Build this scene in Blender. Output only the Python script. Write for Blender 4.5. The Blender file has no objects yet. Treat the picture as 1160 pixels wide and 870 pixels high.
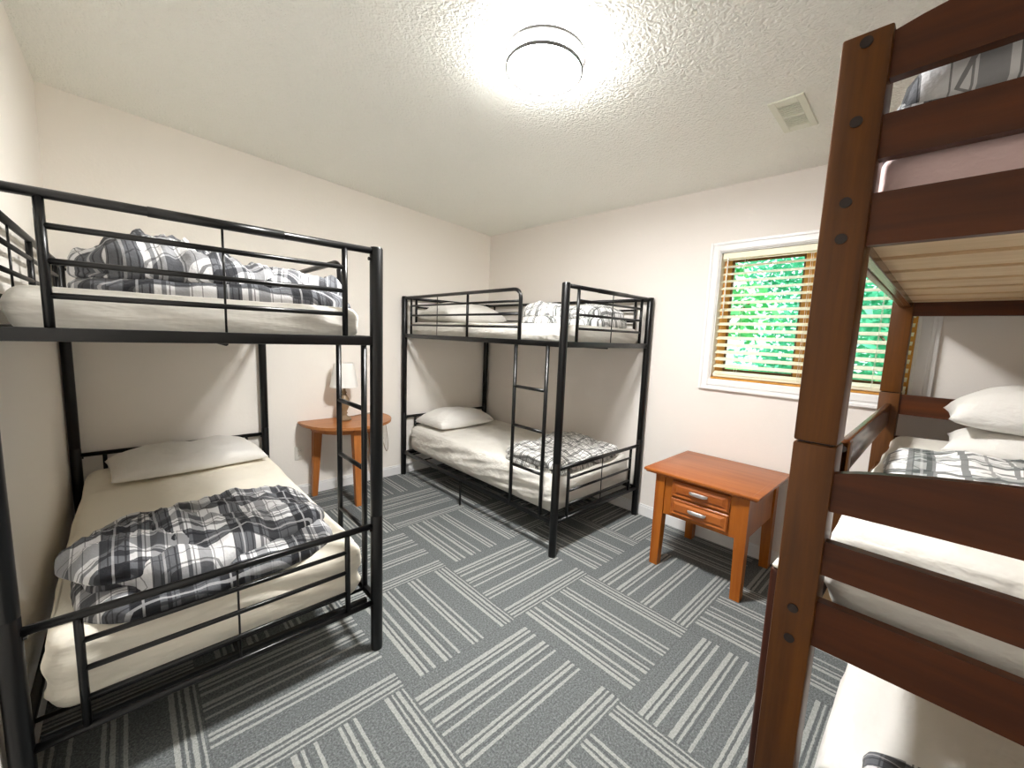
import bpy, bmesh, math, random
from mathutils import Vector, Matrix, noise
R = random.Random(7)
sc = bpy.context.scene
COL = sc.collection
PI = math.pi

# ------------------------------------------------------------------ materials
def srgb(r, g, b):
    f = lambda c: (c/255/12.92) if c/255 <= .04045 else ((c/255+.055)/1.055)**2.4
    return (f(r), f(g), f(b), 1)

class NT:
    def __init__(s, name):
        s.m = bpy.data.materials.new(name); s.m.use_nodes = True
        s.t = s.m.node_tree; s.b = s.t.nodes['Principled BSDF']
    def n(s, typ, **kw):
        o = s.t.nodes.new(typ)
        for k, v in kw.items():
            if k.startswith('i_'): o.inputs[k[2:]].default_value = v
            else: setattr(o, k, v)
        return o
    def l(s, a, b): s.t.links.new(a, b)
    def math(s, op, a, b=None, c=None, clamp=False):
        o = s.t.nodes.new('ShaderNodeMath'); o.operation = op; o.use_clamp = clamp
        for i, v in enumerate((a, b, c)):
            if v is None: continue
            if isinstance(v, (int, float)): o.inputs[i].default_value = v
            else: s.l(v, o.inputs[i])
        return o.outputs[0]
    def ramp(s, fac, stops, interp='LINEAR'):
        o = s.t.nodes.new('ShaderNodeValToRGB'); cr = o.color_ramp; cr.interpolation = interp
        while len(cr.elements) > 1: cr.elements.remove(cr.elements[-1])
        for i, (p, c) in enumerate(stops):
            e = cr.elements[0] if i == 0 else cr.elements.new(p)
            e.position = p; e.color = c
        s.l(fac, o.inputs[0]); return o.outputs[0]
    def mix(s, fac, a, b, mode='MIX'):
        o = s.t.nodes.new('ShaderNodeMix'); o.data_type = 'RGBA'; o.blend_type = mode
        if isinstance(fac, (int, float)): o.inputs[0].default_value = fac
        else: s.l(fac, o.inputs[0])
        for i, v in ((6, a), (7, b)):
            if isinstance(v, tuple): o.inputs[i].default_value = v
            else: s.l(v, o.inputs[i])
        return o.outputs[2]
    def bump(s, h, strength, dist, normal=None):
        o = s.t.nodes.new('ShaderNodeBump'); o.inputs['Strength'].default_value = strength
        o.inputs['Distance'].default_value = dist; s.l(h, o.inputs['Height'])
        if normal is not None: s.l(normal, o.inputs['Normal'])
        s.l(o.outputs[0], s.b.inputs['Normal']); return o.outputs[0]
    def set(s, **kw):
        for k, v in kw.items(): s.b.inputs[k.replace('_', ' ')].default_value = v
    def noise(s, vec, scale, detail=3, rough=.5, mscale=None):
        if mscale:
            mp = s.n('ShaderNodeMapping'); mp.inputs['Scale'].default_value = mscale
            s.l(vec, mp.inputs[0]); vec = mp.outputs[0]
        o = s.n('ShaderNodeTexNoise'); o.inputs['Scale'].default_value = scale
        o.inputs['Detail'].default_value = detail; o.inputs['Roughness'].default_value = rough
        s.l(vec, o.inputs['Vector']); return o.outputs[0]
    def obj(s): return s.n('ShaderNodeTexCoord').outputs['Object']
    def pos(s): return s.n('ShaderNodeNewGeometry').outputs['Position']

def plain(name, col, rough=.5, metal=0, spec=.5, bumps=None):
    t = NT(name); t.set(Base_Color=col, Roughness=rough, Metallic=metal)
    t.b.inputs['Specular IOR Level'].default_value = spec
    if bumps:
        sc_, st, di = bumps
        t.bump(t.noise(t.obj(), sc_, 4, .6), st, di)
    return t.m

def wall_mat(name, col, col2):
    t = NT(name); p = t.pos()
    c = t.mix(t.noise(p, 1.3, 2), col, col2); t.l(c, t.b.inputs['Base Color'])
    t.set(Roughness=.62); t.b.inputs['Specular IOR Level'].default_value = .14
    t.bump(t.noise(p, 55, 4, .6), .22, .004); return t.m

def ceiling_mat():
    t = NT('ceiling_texture'); p = t.pos()
    t.set(Base_Color=srgb(243, 244, 238), Roughness=.8)
    v = t.n('ShaderNodeTexVoronoi', feature='SMOOTH_F1'); v.inputs['Scale'].default_value = 80
    n0 = t.n('ShaderNodeTexNoise'); n0.inputs['Scale'].default_value = 30; t.l(p, n0.inputs['Vector'])
    vv = t.n('ShaderNodeVectorMath', operation='SCALE'); t.l(n0.outputs['Color'], vv.inputs[0]); vv.inputs['Scale'].default_value = .05
    va = t.n('ShaderNodeVectorMath', operation='ADD'); t.l(p, va.inputs[0]); t.l(vv.outputs[0], va.inputs[1])
    t.l(va.outputs[0], v.inputs['Vector'])
    h = t.math('ADD', t.math('MULTIPLY', v.outputs['Distance'], 1.2), t.noise(p, 60, 3, .6))
    t.bump(h, .7, .008); return t.m

def carpet_mat():
    t = NT('carpet_tiles'); p = t.pos(); S = .605
    x = t.n('ShaderNodeSeparateXYZ'); t.l(p, x.inputs[0])
    wob = t.math('MULTIPLY', t.math('SUBTRACT', t.noise(p, 38, 3, .7), .5), .012)
    X = t.math('DIVIDE', t.math('ADD', x.outputs[0], 1.635+S*20), S)
    Y = t.math('DIVIDE', t.math('SUBTRACT', -2.255+S*20, x.outputs[1]), S)
    par = t.math('MODULO', t.math('ADD', t.math('FLOOR', X), t.math('FLOOR', Y)), 2)
    par = t.math('GREATER_THAN', par, .5)       # X floor 20, Y floor 20 -> 0 : stripes along y
    fx = t.math('FRACT', X); fy = t.math('FRACT', Y)
    s = t.math('ADD', t.math('MULTIPLY', fx, t.math('SUBTRACT', 1, par)), t.math('MULTIPLY', fy, par))
    s = t.math('ADD', s, wob)
    lines = [(.13, .032), (.172, .016), (.228, .022), (.325, .032), (.368, .016), (.438, .018), (.57, .020), (.608, .026),
             (.66, .016), (.862, .028), (.902, .012), (.940, .026), (.978, .012)]
    lo, hi = (0, 0, 0, 1), (1, 1, 1, 1)
    st = [(0, lo)]
    for c, w in lines: st += [(c-w/2, hi), (c+w/2, lo)]
    m = t.ramp(s, st, 'CONSTANT')
    spk = t.noise(p, 130, 4, .85); spk2 = t.noise(p, 90, 2, .7)
    base = t.ramp(spk, [(.32, srgb(64, 67, 69)), (.48, srgb(98, 102, 103)), (.66, srgb(142, 146, 146))])
    base = t.mix(t.math('MULTIPLY', spk2, .35), base, srgb(88, 92, 94))
    hi_c = t.ramp(spk, [(.33, srgb(132, 134, 132)), (.6, srgb(172, 174, 170))])
    # dark hairlines beside the light stripes
    st2 = [(0, lo)]
    for c in (.155, .19, .348, .388, .590, .633, .884, .920, .962): st2 += [(c-.004, hi), (c+.004, lo)]
    dk = t.ramp(s, st2, 'CONSTANT')
    c = t.mix(t.math('MULTIPLY', m, .92), base, hi_c)
    c = t.mix(t.math('MULTIPLY', dk, .7), c, srgb(84, 88, 90))
    e = t.math('MINIMUM', t.math('MINIMUM', fx, t.math('SUBTRACT', 1, fx)), t.math('MINIMUM', fy, t.math('SUBTRACT', 1, fy)))
    seam = t.math('LESS_THAN', e, .004)
    c = t.mix(t.math('MULTIPLY', seam, .35), c, srgb(80, 84, 86))
    t.l(c, t.b.inputs['Base Color']); t.set(Roughness=.95); t.b.inputs['Specular IOR Level'].default_value = .15
    t.bump(t.math('ADD', spk, t.math('MULTIPLY', m, .5)), .5, .004); return t.m

def wood_mat(name, dark, light, axis=2, rough=.35, scale=1.0, coat=.25):
    t = NT(name); o = t.obj()
    ms = [22*scale]*3; ms[axis] = 1.4*scale
    g = t.noise(o, 1.0, 5, .6, tuple(ms))
    g2 = t.noise(o, 2.2, 2, .5)
    f = t.math('ADD', t.math('MULTIPLY', g, .75), t.math('MULTIPLY', g2, .25))
    c = t.ramp(f, [(.34, dark), (.66, light)]); t.b.inputs['Specular IOR Level'].default_value = .3
    t.l(c, t.b.inputs['Base Color']); t.set(Roughness=rough); t.b.inputs['Coat Weight'].default_value = coat
    t.b.inputs['Coat Roughness'].default_value = .25
    t.bump(g, .12, .002); return t.m

def plaid_mat(name, period=.30, white=srgb(232, 232, 232), mid=srgb(120, 122, 126), dark=srgb(34, 35, 40), kind=0):
    t = NT(name); uv = t.n('ShaderNodeTexCoord').outputs['UV']
    x = t.n('ShaderNodeSeparateXYZ'); t.l(uv, x.inputs[0])
    def band(c, lst):
        f = t.math('FRACT', t.math('DIVIDE', t.math('ADD', c, 30*period), period))
        st = [(0, (0, 0, 0, 1))]
        for a, b, v in lst: st += [(a, (v, v, v, 1)), (b, (0, 0, 0, 1))]
        return t.ramp(f, st, 'CONSTANT')
    if kind == 0:   # broad tartan
        wide = [(.04, .34, .62), (.42, .47, .5), (.56, .72, .42)]
        thin = [(.03, .05, 1), (.115, .13, .9), (.215, .23, .9), (.29, .31, 1), (.50, .515, .9), (.74, .755, .8), (.86, .875, .8)]
        lite = [(.16, .185, 1)]
    else:           # white ground with open grid of dark lines
        wide = [(.05, .16, .42), (.52, .60, .30)]
        thin = [(.03, .08, 1), (.15, .19, 1), (.30, .32, .7), (.42, .45, .9), (.52, .55, .9), (.61, .64, .9), (.74, .76, .7), (.86, .90, 1)]
        lite = [(.10, .115, .6)]
    wu, wv = band(x.outputs[0], wide), band(x.outputs[1], wide)
    tu, tv = band(x.outputs[0], thin), band(x.outputs[1], thin)
    lu, lv = band(x.outputs[0], lite), band(x.outputs[1], lite)
    w = t.math('ADD', t.math('MULTIPLY', wu, .62), t.math('MULTIPLY', wv, .62), clamp=True)
    c = t.ramp(w, [(0, white), (.38, mid), (.75, dark)])
    c = t.mix(t.math('MULTIPLY', t.math('MAXIMUM', tu, tv), .78), c, dark)
    c = t.mix(t.math('MULTIPLY', t.math('MAXIMUM', lu, lv), .4), c, white)
    t.l(c, t.b.inputs['Base Color']); t.set(Roughness=.8); t.b.inputs['Specular IOR Level'].default_value = .25
    t.b.inputs['Sheen Weight'].default_value = .1
    o = t.obj()
    h = t.math('ADD', t.noise(o, 16, 4, .6), t.math('MULTIPLY', t.noise(o, 400, 2), .05))
    t.bump(h, .5, .02); return t.m

def sheet_mat(name, col, scale=7, st=.35):
    t = NT(name); o = t.obj()
    t.set(Base_Color=col, Roughness=.75); t.b.inputs['Specular IOR Level'].default_value = .25
    n1 = t.noise(o, scale, 3, .55); n2 = t.noise(o, scale*.8, 3, .5, (1, 2.5, 4))
    t.bump(t.math('ADD', n1, n2), st, .02); return t.m

M = {}
M['wall'] = wall_mat('cream_wall_paint', srgb(243, 238, 231), srgb(245, 241, 235))
M['wallB'] = wall_mat('cream_wall_paint_dimmed', srgb(231, 225, 219), srgb(233, 228, 223))  # wall colour darkened to offset the strong lamplight on the window wall
M['ceil'] = ceiling_mat()
M['carpet'] = carpet_mat()
M['trim'] = plain('white_trim_paint', srgb(236, 236, 236), .35)
M['black'] = plain('black_powder_coat', srgb(4, 4, 5), .32, 0, .4, (300, .1, .001))
M['bolt'] = plain('dark_bolt', srgb(30, 15, 7), .6, 0)
M['steel'] = plain('brushed_nickel', srgb(225, 224, 222), .3, .6)
M['ring'] = plain('satin_nickel_ring', srgb(34, 29, 26), .5, 0)
M['vent'] = plain('vent_enamel', srgb(226, 228, 214), .4)
M['ventd'] = plain('vent_screen', srgb(110, 112, 100), .7)
M['plast'] = plain('white_plastic', srgb(235, 232, 224), .4)
M['slot'] = plain('dark_slot', srgb(50, 45, 40), .6)
M['honey'] = wood_mat('honey_wood', srgb(142, 74, 16), srgb(178, 104, 32), 2, .32, coat=.15)
M['honeyY'] = wood_mat('honey_wood_lengthwise', srgb(146, 76, 28), srgb(172, 100, 44), 1, .32, coat=.15)
M['oak'] = wood_mat('oak_top', srgb(160, 98, 52), srgb(192, 130, 76), 0, .35, coat=.1)
M['oakL'] = wood_mat('oak_leg', srgb(156, 90, 40), srgb(186, 118, 58), 2, .4, coat=.1)
M['espZ'] = wood_mat('walnut_stain_upright', srgb(64, 32, 2), srgb(100, 57, 6), 2, .45, coat=.02)
M['espP'] = wood_mat('walnut_stain_dark_upright', srgb(46, 15, 2), srgb(66, 26, 4), 2, .45, coat=.02)
M['espY'] = wood_mat('walnut_stain_crosswise', srgb(58, 24, 2), srgb(88, 41, 3), 1, .45, coat=.02)
M['espX'] = wood_mat('walnut_stain_lengthwise', srgb(60, 26, 4), srgb(92, 46, 9), 0, .24, coat=.2)
M['pine'] = wood_mat('pine_slats', srgb(196, 168, 130), srgb(214, 190, 152), 1, .6, coat=0)
M['winwood'] = wood_mat('window_pine', srgb(196, 136, 60), srgb(222, 166, 84), 2, .4, coat=.1)
M['sheet'] = sheet_mat('white_fitted_sheet', srgb(224, 221, 214), 7, .6)
M['sheetC'] = sheet_mat('ivory_fitted_sheet', srgb(240, 234, 220), 6, .6)
M['pillow'] = sheet_mat('white_pillowcase', srgb(228, 226, 222), 9, .5)
M['pinkm'] = sheet_mat('mauve_mattress_cover', srgb(226, 198, 196), 30, .15)
M['plaid'] = plaid_mat('charcoal_plaid', .23, white=srgb(214, 214, 216), mid=srgb(96, 98, 103))
M['plaid2'] = plaid_mat('open_check_plaid', .13, kind=1, white=srgb(236, 236, 234), mid=srgb(130, 130, 128), dark=srgb(30, 30, 30))
M['plaid3'] = plaid_mat('grey_plaid_on_white', .42, kind=1, mid=srgb(110, 118, 116), dark=srgb(52, 58, 58))
M['plaid4'] = plaid_mat('white_plaid_faded', .16, kind=1, mid=srgb(120, 124, 120), dark=srgb(36, 40, 38))
M['shade'] = plain('white_lampshade', srgb(244, 242, 238), .8)
M['ceramic'] = plain('beige_ceramic', srgb(142, 120, 92), .4, bumps=(40, .3, .004))
M['sashw'] = plain('sash_edge_brown', srgb(120, 84, 44), .5)
M['blind'] = plain('cream_blind_slat', srgb(236, 232, 208), .45)
t = NT('lamp_diffuser'); t.set(Base_Color=(1, 1, 1, 1)); t.b.inputs['Emission Color'].default_value = (1, .985, .96, 1)
t.b.inputs['Emission Strength'].default_value = 43; M['emit'] = t.m
t = NT('lamp_diffuser_side'); t.set(Base_Color=(1, 1, 1, 1)); t.b.inputs['Emission Color'].default_value = (1, .985, .96, 1)
t.b.inputs['Emission Strength'].default_value = 9; M['emit2'] = t.m
t = NT('window_glass'); t.set(Base_Color=(1, 1, 1, 1), Roughness=0.0, IOR=1.02); t.b.inputs['Transmission Weight'].default_value = 1; M['glass'] = t.m
def leaf_mat(name, a, b):
    t = NT(name); c = t.ramp(t.noise(t.obj(), 2.5, 3), [(.35, a), (.65, b)]); t.l(c, t.b.inputs['Base Color'])
    t.set(Roughness=.5); t.b.inputs['Transmission Weight'].default_value = 0
    tr = t.n('ShaderNodeBsdfTranslucent'); t.l(c, tr.inputs[0]); mx = t.n('ShaderNodeMixShader'); mx.inputs[0].default_value = .45
    out = t.t.nodes['Material Output']; t.l(t.b.outputs[0], mx.inputs[1]); t.l(tr.outputs[0], mx.inputs[2]); t.l(mx.outputs[0], out.inputs[0])
    return t.m
M['leaf'] = leaf_mat('bright_leaves', (.08, .52, .15, 1), (.22, .70, .28, 1))
M['leaf2'] = leaf_mat('blue_green_leaves', (.06, .44, .24, 1), (.16, .64, .42, 1))
M['bark'] = plain('tree_bark', srgb(96, 80, 62), .9, bumps=(12, .6, .03))
M['grass'] = plain('outdoor_grass', srgb(96, 150, 70), .9, bumps=(30, .5, .03))

# ------------------------------------------------------------------ mesh helpers
def link(name, bm, mat, parent=None, smooth=False, loc=None):
    me = bpy.data.meshes.new(name)
    bmesh.ops.recalc_face_normals(bm, faces=bm.faces[:]); bm.to_mesh(me); bm.free()
    if smooth == 'auto':
        me.polygons.foreach_set('use_smooth', [True]*len(me.polygons)); me.set_sharp_from_angle(angle=math.radians(35))
    elif smooth: me.polygons.foreach_set('use_smooth', [True]*len(me.polygons))
    me.materials.append(mat)
    o = bpy.data.objects.new(name, me); COL.objects.link(o)
    if parent: o.parent = parent
    if loc: o.location = loc
    return o
def thing(name, label, cat, loc=(0, 0, 0), group=None):
    o = bpy.data.objects.new(name, None); o.empty_display_size = .1; COL.objects.link(o)
    o.location = loc; o['label'] = label; o['category'] = cat
    if group: o['group'] = group
    return o
def tag(o, label, cat, group=None):
    o['label'] = label; o['category'] = cat
    if group: o['group'] = group
    return o
def struct(name, bm, m, parent=None, smooth=False):
    o = link(name, bm, m, parent, smooth)
    if not parent: o['kind'] = 'structure'
    return o
def box(bm, x0, x1, y0, y1, z0, z1, bev=0, seg=2, mat=None):
    g = bmesh.ops.create_cube(bm, size=1)
    vs = g['verts']
    for v in vs:
        v.co = Vector((x0+(v.co.x+.5)*(x1-x0), y0+(v.co.y+.5)*(y1-y0), z0+(v.co.z+.5)*(z1-z0)))
    if bev:
        es = list({e for v in vs for e in v.link_edges})
        r = bmesh.ops.bevel(bm, geom=es, offset=bev, segments=seg, profile=.5, affect='EDGES')
        vs = list({v for v in vs if v.is_valid} | set(r['verts']))
    if mat is not None: bmesh.ops.transform(bm, matrix=mat, verts=vs)
    return vs
def B(*a, **k):
    bm = bmesh.new(); box(bm, *a, **k); return bm
def tube(bm, pts, r, seg=12, r2=None):
    pts = [Vector(p) for p in pts]; rings = []
    up = Vector((0, 0, 1))
    for i, p in enumerate(pts):
        if i == 0: d = pts[1]-p
        elif i == len(pts)-1: d = p-pts[i-1]
        else: d = (pts[i+1]-p).normalized()+(p-pts[i-1]).normalized()
        d.normalize(); u = up if abs(d.z) < .9 else Vector((1, 0, 0))
        a = d.cross(u).normalized(); b = d.cross(a)
        rr = r if r2 is None else r+(r2-r)*i/(len(pts)-1)
        rings.append([bm.verts.new(p+a*math.cos(2*PI*k/seg)*rr+b*math.sin(2*PI*k/seg)*rr) for k in range(seg)])
    for i in range(len(rings)-1):
        for k in range(seg):
            bm.faces.new((rings[i][k], rings[i][(k+1) % seg], rings[i+1][(k+1) % seg], rings[i+1][k]))
    bm.faces.new(rings[0][::-1]); bm.faces.new(rings[-1])
def T(pts, r, seg=12):
    bm = bmesh.new(); tube(bm, pts, r, seg); return bm
def lathe(bm, prof, c=(0, 0, 0), seg=40, cap=True):
    rings = []
    for r, z in prof:
        rings.append([bm.verts.new((c[0]+r*math.cos(2*PI*k/seg), c[1]+r*math.sin(2*PI*k/seg), c[2]+z)) for k in range(seg)])
    for i in range(len(rings)-1):
        for k in range(seg): bm.faces.new((rings[i][k], rings[i][(k+1) % seg], rings[i+1][(k+1) % seg], rings[i+1][k]))
    if cap: bm.faces.new(rings[0][::-1]); bm.faces.new(rings[-1])
def prism(bm, poly, z0, z1, bev=0, mat=None):
    a = [bm.verts.new((x, y, z0)) for x, y in poly]; b = [bm.verts.new((x, y, z1)) for x, y in poly]
    n = len(poly); top = bm.faces.new(b); bot = bm.faces.new(a[::-1])
    for i in range(n): bm.faces.new((a[i], a[(i+1) % n], b[(i+1) % n], b[i]))
    vs = a+b
    if bev:
        es = list(top.edges)+list(bot.edges)
        r = bmesh.ops.bevel(bm, geom=es, offset=bev, segments=2, affect='EDGES'); vs = list({v for v in vs if v.is_valid} | set(r['verts']))
    if mat is not None: bmesh.ops.transform(bm, matrix=mat, verts=vs)
    return vs
def fbm(p, oct=3):
    return noise.fractal(p, 1.0, 2.0, oct)
def ridge(p):
    return 1-abs(noise.noise(p))*2

def lattice(n, half, r):
    c = [-half, -half+r*.08, -half+r*.3, -half+r*.62]
    m = max(2, n)
    c += [-half+r+(2*half-2*r)*i/m for i in range(m+1)]
    c += [half-r*.62, half-r*.3, half-r*.08, half]
    return c
def rbox(sx, sy, sz, r, n=(30, 50, 3), disp=None):
    """soft box: a surface lattice pulled onto a rounded box, then displaced"""
    L = [lattice(n[0], sx/2, r), lattice(n[1], sy/2, r), lattice(n[2], sz/2, min(r, sz*.45))]
    N = [len(a)-1 for a in L]; bm = bmesh.new(); V = {}
    rz = min(r, sz*.45); H = (sx/2, sy/2, sz/2)
    def vert(i, j, k):
        key = (i, j, k)
        if key in V: return V[key]
        p = Vector((L[0][i], L[1][j], L[2][k])); rr = (r, r, rz)
        c = Vector([max(-H[a]+rr[a], min(H[a]-rr[a], p[a])) for a in range(3)])
        d = Vector([(p[a]-c[a])/rr[a] for a in range(3)])
        l = d.length
        q = c.copy()
        if l > 1e-6:
            d /= l
            for a in range(3): q[a] += d[a]*rr[a]
        if disp: q = disp(q, d, (i/N[0], j/N[1], k/N[2]))
        V[key] = bm.verts.new(q); return V[key]
    for a in range(3):
        b, c = (a+1) % 3, (a+2) % 3
        for side in (0, N[a]):
            for i in range(N[b]):
                for j in range(N[c]):
                    f = []
                    for di, dj in ((0, 0), (1, 0), (1, 1), (0, 1)):
                        key = [0, 0, 0]; key[a] = side; key[b] = i+di; key[c] = j+dj
                        f.append(vert(*key))
                    bm.faces.new(f if side else f[::-1])
    return bm
def mattress(name, label, cx, cy, z0, sx, sy, sz, mat, seed, r=.05, wr=.006, top=.004, tuck=.0):
    S = Vector((seed*7.1, seed*3.3, seed*1.7))
    def disp(q, d, t):
        if abs(d.z) > .7 and d.z > 0:
            q.z += top*fbm(Vector((q.x*4, q.y*2.5, 0))+S, 3) + top*1.2*max(0, ridge(Vector((q.x*5+q.y*2, q.y*1.2, 0))+S)-.55)
        if d.z > -.8:
            hz = 1-abs(d.z)
            w = wr*hz*(ridge(Vector((q.x*1.6, q.y*1.6, q.z*16+q.x*3+q.y*2.5))+S)-.3)
            w += wr*.8*hz*fbm(Vector((q.x*3, q.y*3, q.z*6))+S, 2)
            q.x += d.x*w; q.y += d.y*w
        k = tuck*max(0, (.35-t[2]))/.35
        q.x -= d.x*k; q.y -= d.y*k
        return q
    bm = rbox(sx, sy, sz, r, (max(6, int(sx/.028)), max(6, int(sy/.028)), 12), disp)
    o = link(name, bm, mat, None, True, (cx, cy, z0+sz/2)); tag(o, label, 'mattress'); return o
def puff(bm, L, W, top, bot, nu, nv, org=(0, 0, 0), rot=0, k=.0, edge=2.2, soft=.5, seed=0, wr=.01, wrs=5, wdir=(1, 1), uvo=(0, 0), uvr=0, shape=None, tilt=(0, 0), edgew=.012):
    """puffed cloth slab: two sheets joined at a rounded border"""
    uvl = bm.loops.layers.uv.verify(); S = Vector((seed*5.3, seed*2.9, seed*7.7))
    cr, sr = math.cos(rot), math.sin(rot); grid = {}
    def f(i, j, s):
        u = -math.cos(PI*i/nu); v = -math.cos(PI*j/nv)
        u = .35*u+.65*(2*i/nu-1); v = .35*v+.65*(2*j/nv-1)
        x = L/2*u*(1-2.6*k*v**6); y = W/2*v*(1-2.6*k*u**6)
        ed = edgew*fbm(Vector((x*5, y*5, 3))+S, 3)
        x += ed*abs(u)**3*(1 if u > 0 else -1); y += edgew*fbm(Vector((x*5, y*5, 9))+S, 3)*abs(v)**3*(1 if v > 0 else -1)
        pr = max(0, (1-abs(u)**edge))**soft*max(0, (1-abs(v)**edge))**soft
        z = (top if s > 0 else -bot)*pr
        if s > 0:
            w = ridge(Vector((x*wrs*wdir[0], y*wrs*wdir[1], seed))+S)
            z += wr*pr*(w-.4)*1.4+wr*pr*fbm(Vector((x*wrs*2.2, y*wrs*2.2, 0))+S, 3)
        if shape: x, y, z = shape(x, y, z, u, v, s)
        z += tilt[0]*u+tilt[1]*v
        return Vector((org[0]+x*cr-y*sr, org[1]+x*sr+y*cr, org[2]+z)), (x, y)
    co, so = math.cos(uvr), math.sin(uvr); UV = {}
    for s in (1, -1):
        for i in range(nu+1):
            for j in range(nv+1):
                if s < 0 and (i in (0, nu) or j in (0, nv)): grid[(i, j, -1)] = grid[(i, j, 1)]; continue
                p, (x, y) = f(i, j, s)
                v = bm.verts.new(p); grid[(i, j, s)] = v
                z = p.z-org[2]
                # cloth runs down the sides: stretch the map by the height near the border
                xx = x+(z*.7 if x > 0 else -z*.7)*0+uvo[0]; yy = y+uvo[1]
                UV[v] = (xx*co-yy*so, xx*so+yy*co)
    for s in (1, -1):
        for i in range(nu):
            for j in range(nv):
                q = [grid[(i, j, s)], grid[(i+1, j, s)], grid[(i+1, j+1, s)], grid[(i, j+1, s)]]
                if s < 0: q.reverse()
                fc = bm.faces.new(q); fc.smooth = True
                for lp in fc.loops: lp[uvl].uv = UV[lp.vert]
def pillow(label, x, y, z, L, W, H, rot=0, seed=0, tilt=(0, 0), mat='pillow', parent=None, k=-.07):
    bm = bmesh.new()
    puff(bm, L, W, H*.72, H*.28, 40, 30, k=.0, edge=2.4, soft=.42, seed=seed, wr=.012, wrs=3.2, edgew=.004,
         shape=lambda a, b, c, u, v, s: (a*(1-.035*(1-v*v)), b*(1-.04*(1-u*u)), c))
    # seam piping of the pillowcase edge
    o = link('pillow', bm, M[mat], None, True, (x, y, z+H*.28)); o.rotation_euler = (tilt[0], tilt[1], rot)
    tag(o, label, 'pillow'); return o

# ------------------------------------------------------------------ room shell
H0, CA, CB = 2.4752, -.0641, .0111
WC, YD = -3.275, -4.62
def ceil_z(x, y): return H0+CA*x+CB*y
struct('floor', B(WC-.1, .1, YD-.1, .105, -.12, 0), M['carpet'])
bm = bmesh.new()
cs = [(WC-.1, YD-.1), (.1, YD-.1), (.1, .105), (WC-.1, .105)]
a = [bm.verts.new((x, y, ceil_z(x, y))) for x, y in cs]; b = [bm.verts.new((x, y, ceil_z(x, y)+.15)) for x, y in cs]
bm.faces.new(a[::-1]); bm.faces.new(b)
for i in range(4): bm.faces.new((a[i], a[(i+1) % 4], b[(i+1) % 4], b[i]))
struct('ceiling', bm, M['ceil'])
struct('wall_back', B(WC-.1, .1, .005, .105, 0, 2.8), M['wall'])
struct('wall_left', B(WC-.1, WC, YD-.1, .005, 0, 2.8), M['wall'])
struct('wall_front', B(WC, 0, YD-.1, YD, 0, 2.8), M['wall'])
wy0, wy1, wz0, wz1 = -3.462, -2.451, 1.158, 2.018
bm = bmesh.new()
box(bm, 0, .12, YD-.1, wy0, 0, 2.8); box(bm, 0, .12, wy1, .005, 0, 2.8)
box(bm, 0, .12, wy0, wy1, 0, wz0); box(bm, 0, .12, wy0, wy1, wz1, 2.8)
struct('wall_right', bm, M['wallB'])
def baseb(name, x0, x1, y0, y1, face):
    bm = bmesh.new(); box(bm, x0, x1, y0, y1, 0, .075)
    bh = .006
    if face == 'y': box(bm, x0, x1, y0+bh, y1, .075, .09)
    elif face == '-x': box(bm, x0+bh, x1, y0, y1, .075, .09)
    else: box(bm, x0, x1-bh, y0, y1, .075, .09)
    struct(name, bm, M['trim'])
baseb('baseboard_back', WC, 0, -.009, .005, 'y')
baseb('baseboard_right', -.014, 0, YD, -.009, '-x')
baseb('baseboard_left', WC, WC+.014, YD, -.009, 'x')
# window
w = struct('window_1', (lambda bm: bm)(bmesh.new()), M['trim'])
bm = bmesh.new()
oy0, oy1, oz0, oz1 = -3.543, -2.387, 1.084, 2.080
def ring(bm, x0, x1, a0, a1, c0, c1, b0, b1, d0, d1):
    box(bm, x0, x1, a0, b0, c0, c1, .003, 1); box(bm, x0, x1, b1, a1, c0, c1, .003, 1)
    box(bm, x0, x1, b0, b1, c0, d0, .003, 1); box(bm, x0, x1, b0, b1, d1, c1, .003, 1)
ring(bm, -.014, 0, oy0, oy1, oz0, oz1, wy0, wy1, wz0, wz1)
ring(bm, -.022, -.012, oy0-.001, oy1+.001, oz0-.001, oz1+.001, oy0+.018, oy1-.018, oz0+.018, oz1-.018)
ring(bm, -.019, -.012, oy0+.03, oy1-.03, oz0+.03, oz1-.03, wy0-.006, wy1+.006, wz0-.006, wz1+.006)
bpy.data.meshes.remove(w.data) if False else None
bmesh.ops.recalc_face_normals(bm, faces=bm.faces[:]); bm.to_mesh(w.data); bm.free()
bm = bmesh.new(); e = .006
box(bm, 0, .1, wy1-e, wy1, wz0, wz1); box(bm, 0, .1, wy0, wy0+e, wz0, wz1)
box(bm, 0, .1, wy0+e, wy1-e, wz1-e, wz1)
link('jamb_lining', bm, M['trim'], w)
bm = bmesh.new(); box(bm, -.004, .1, wy0+e, wy1-e, wz0, wz0+.012, .003, 1)
link('window_stool', bm, M['winwood'], w)
ym = -2.963
f = bmesh.new()
ring(f, .065, .1, wy0+e, wy1-e, wz0+.012, wz1-e, wy0+.055, wy1-.055, wz0+.055, wz1-.05)
link('window_frame', f, M['winwood'], w)
f = bmesh.new(); box(f, .06, .1, ym-.036, ym+.036, wz0+.05, wz1-.05, .003, 1)
link('mullion', f, M['winwood'], w)
for y0, y1 in ((wy0+.055, ym-.036), (ym+.036, wy1-.055)):
    s = bmesh.new(); ring(s, .072, .092, y0, y1, wz0+.055, wz1-.05, y0+.012, y1-.012, wz0+.070, wz1-.064)
    so = link('sash', s, M['sashw'], w)
    link('window_pane', B(.080, .084, y0+.02, y1-.02, wz0+.075, wz1-.07), M['glass'], so)
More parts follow.
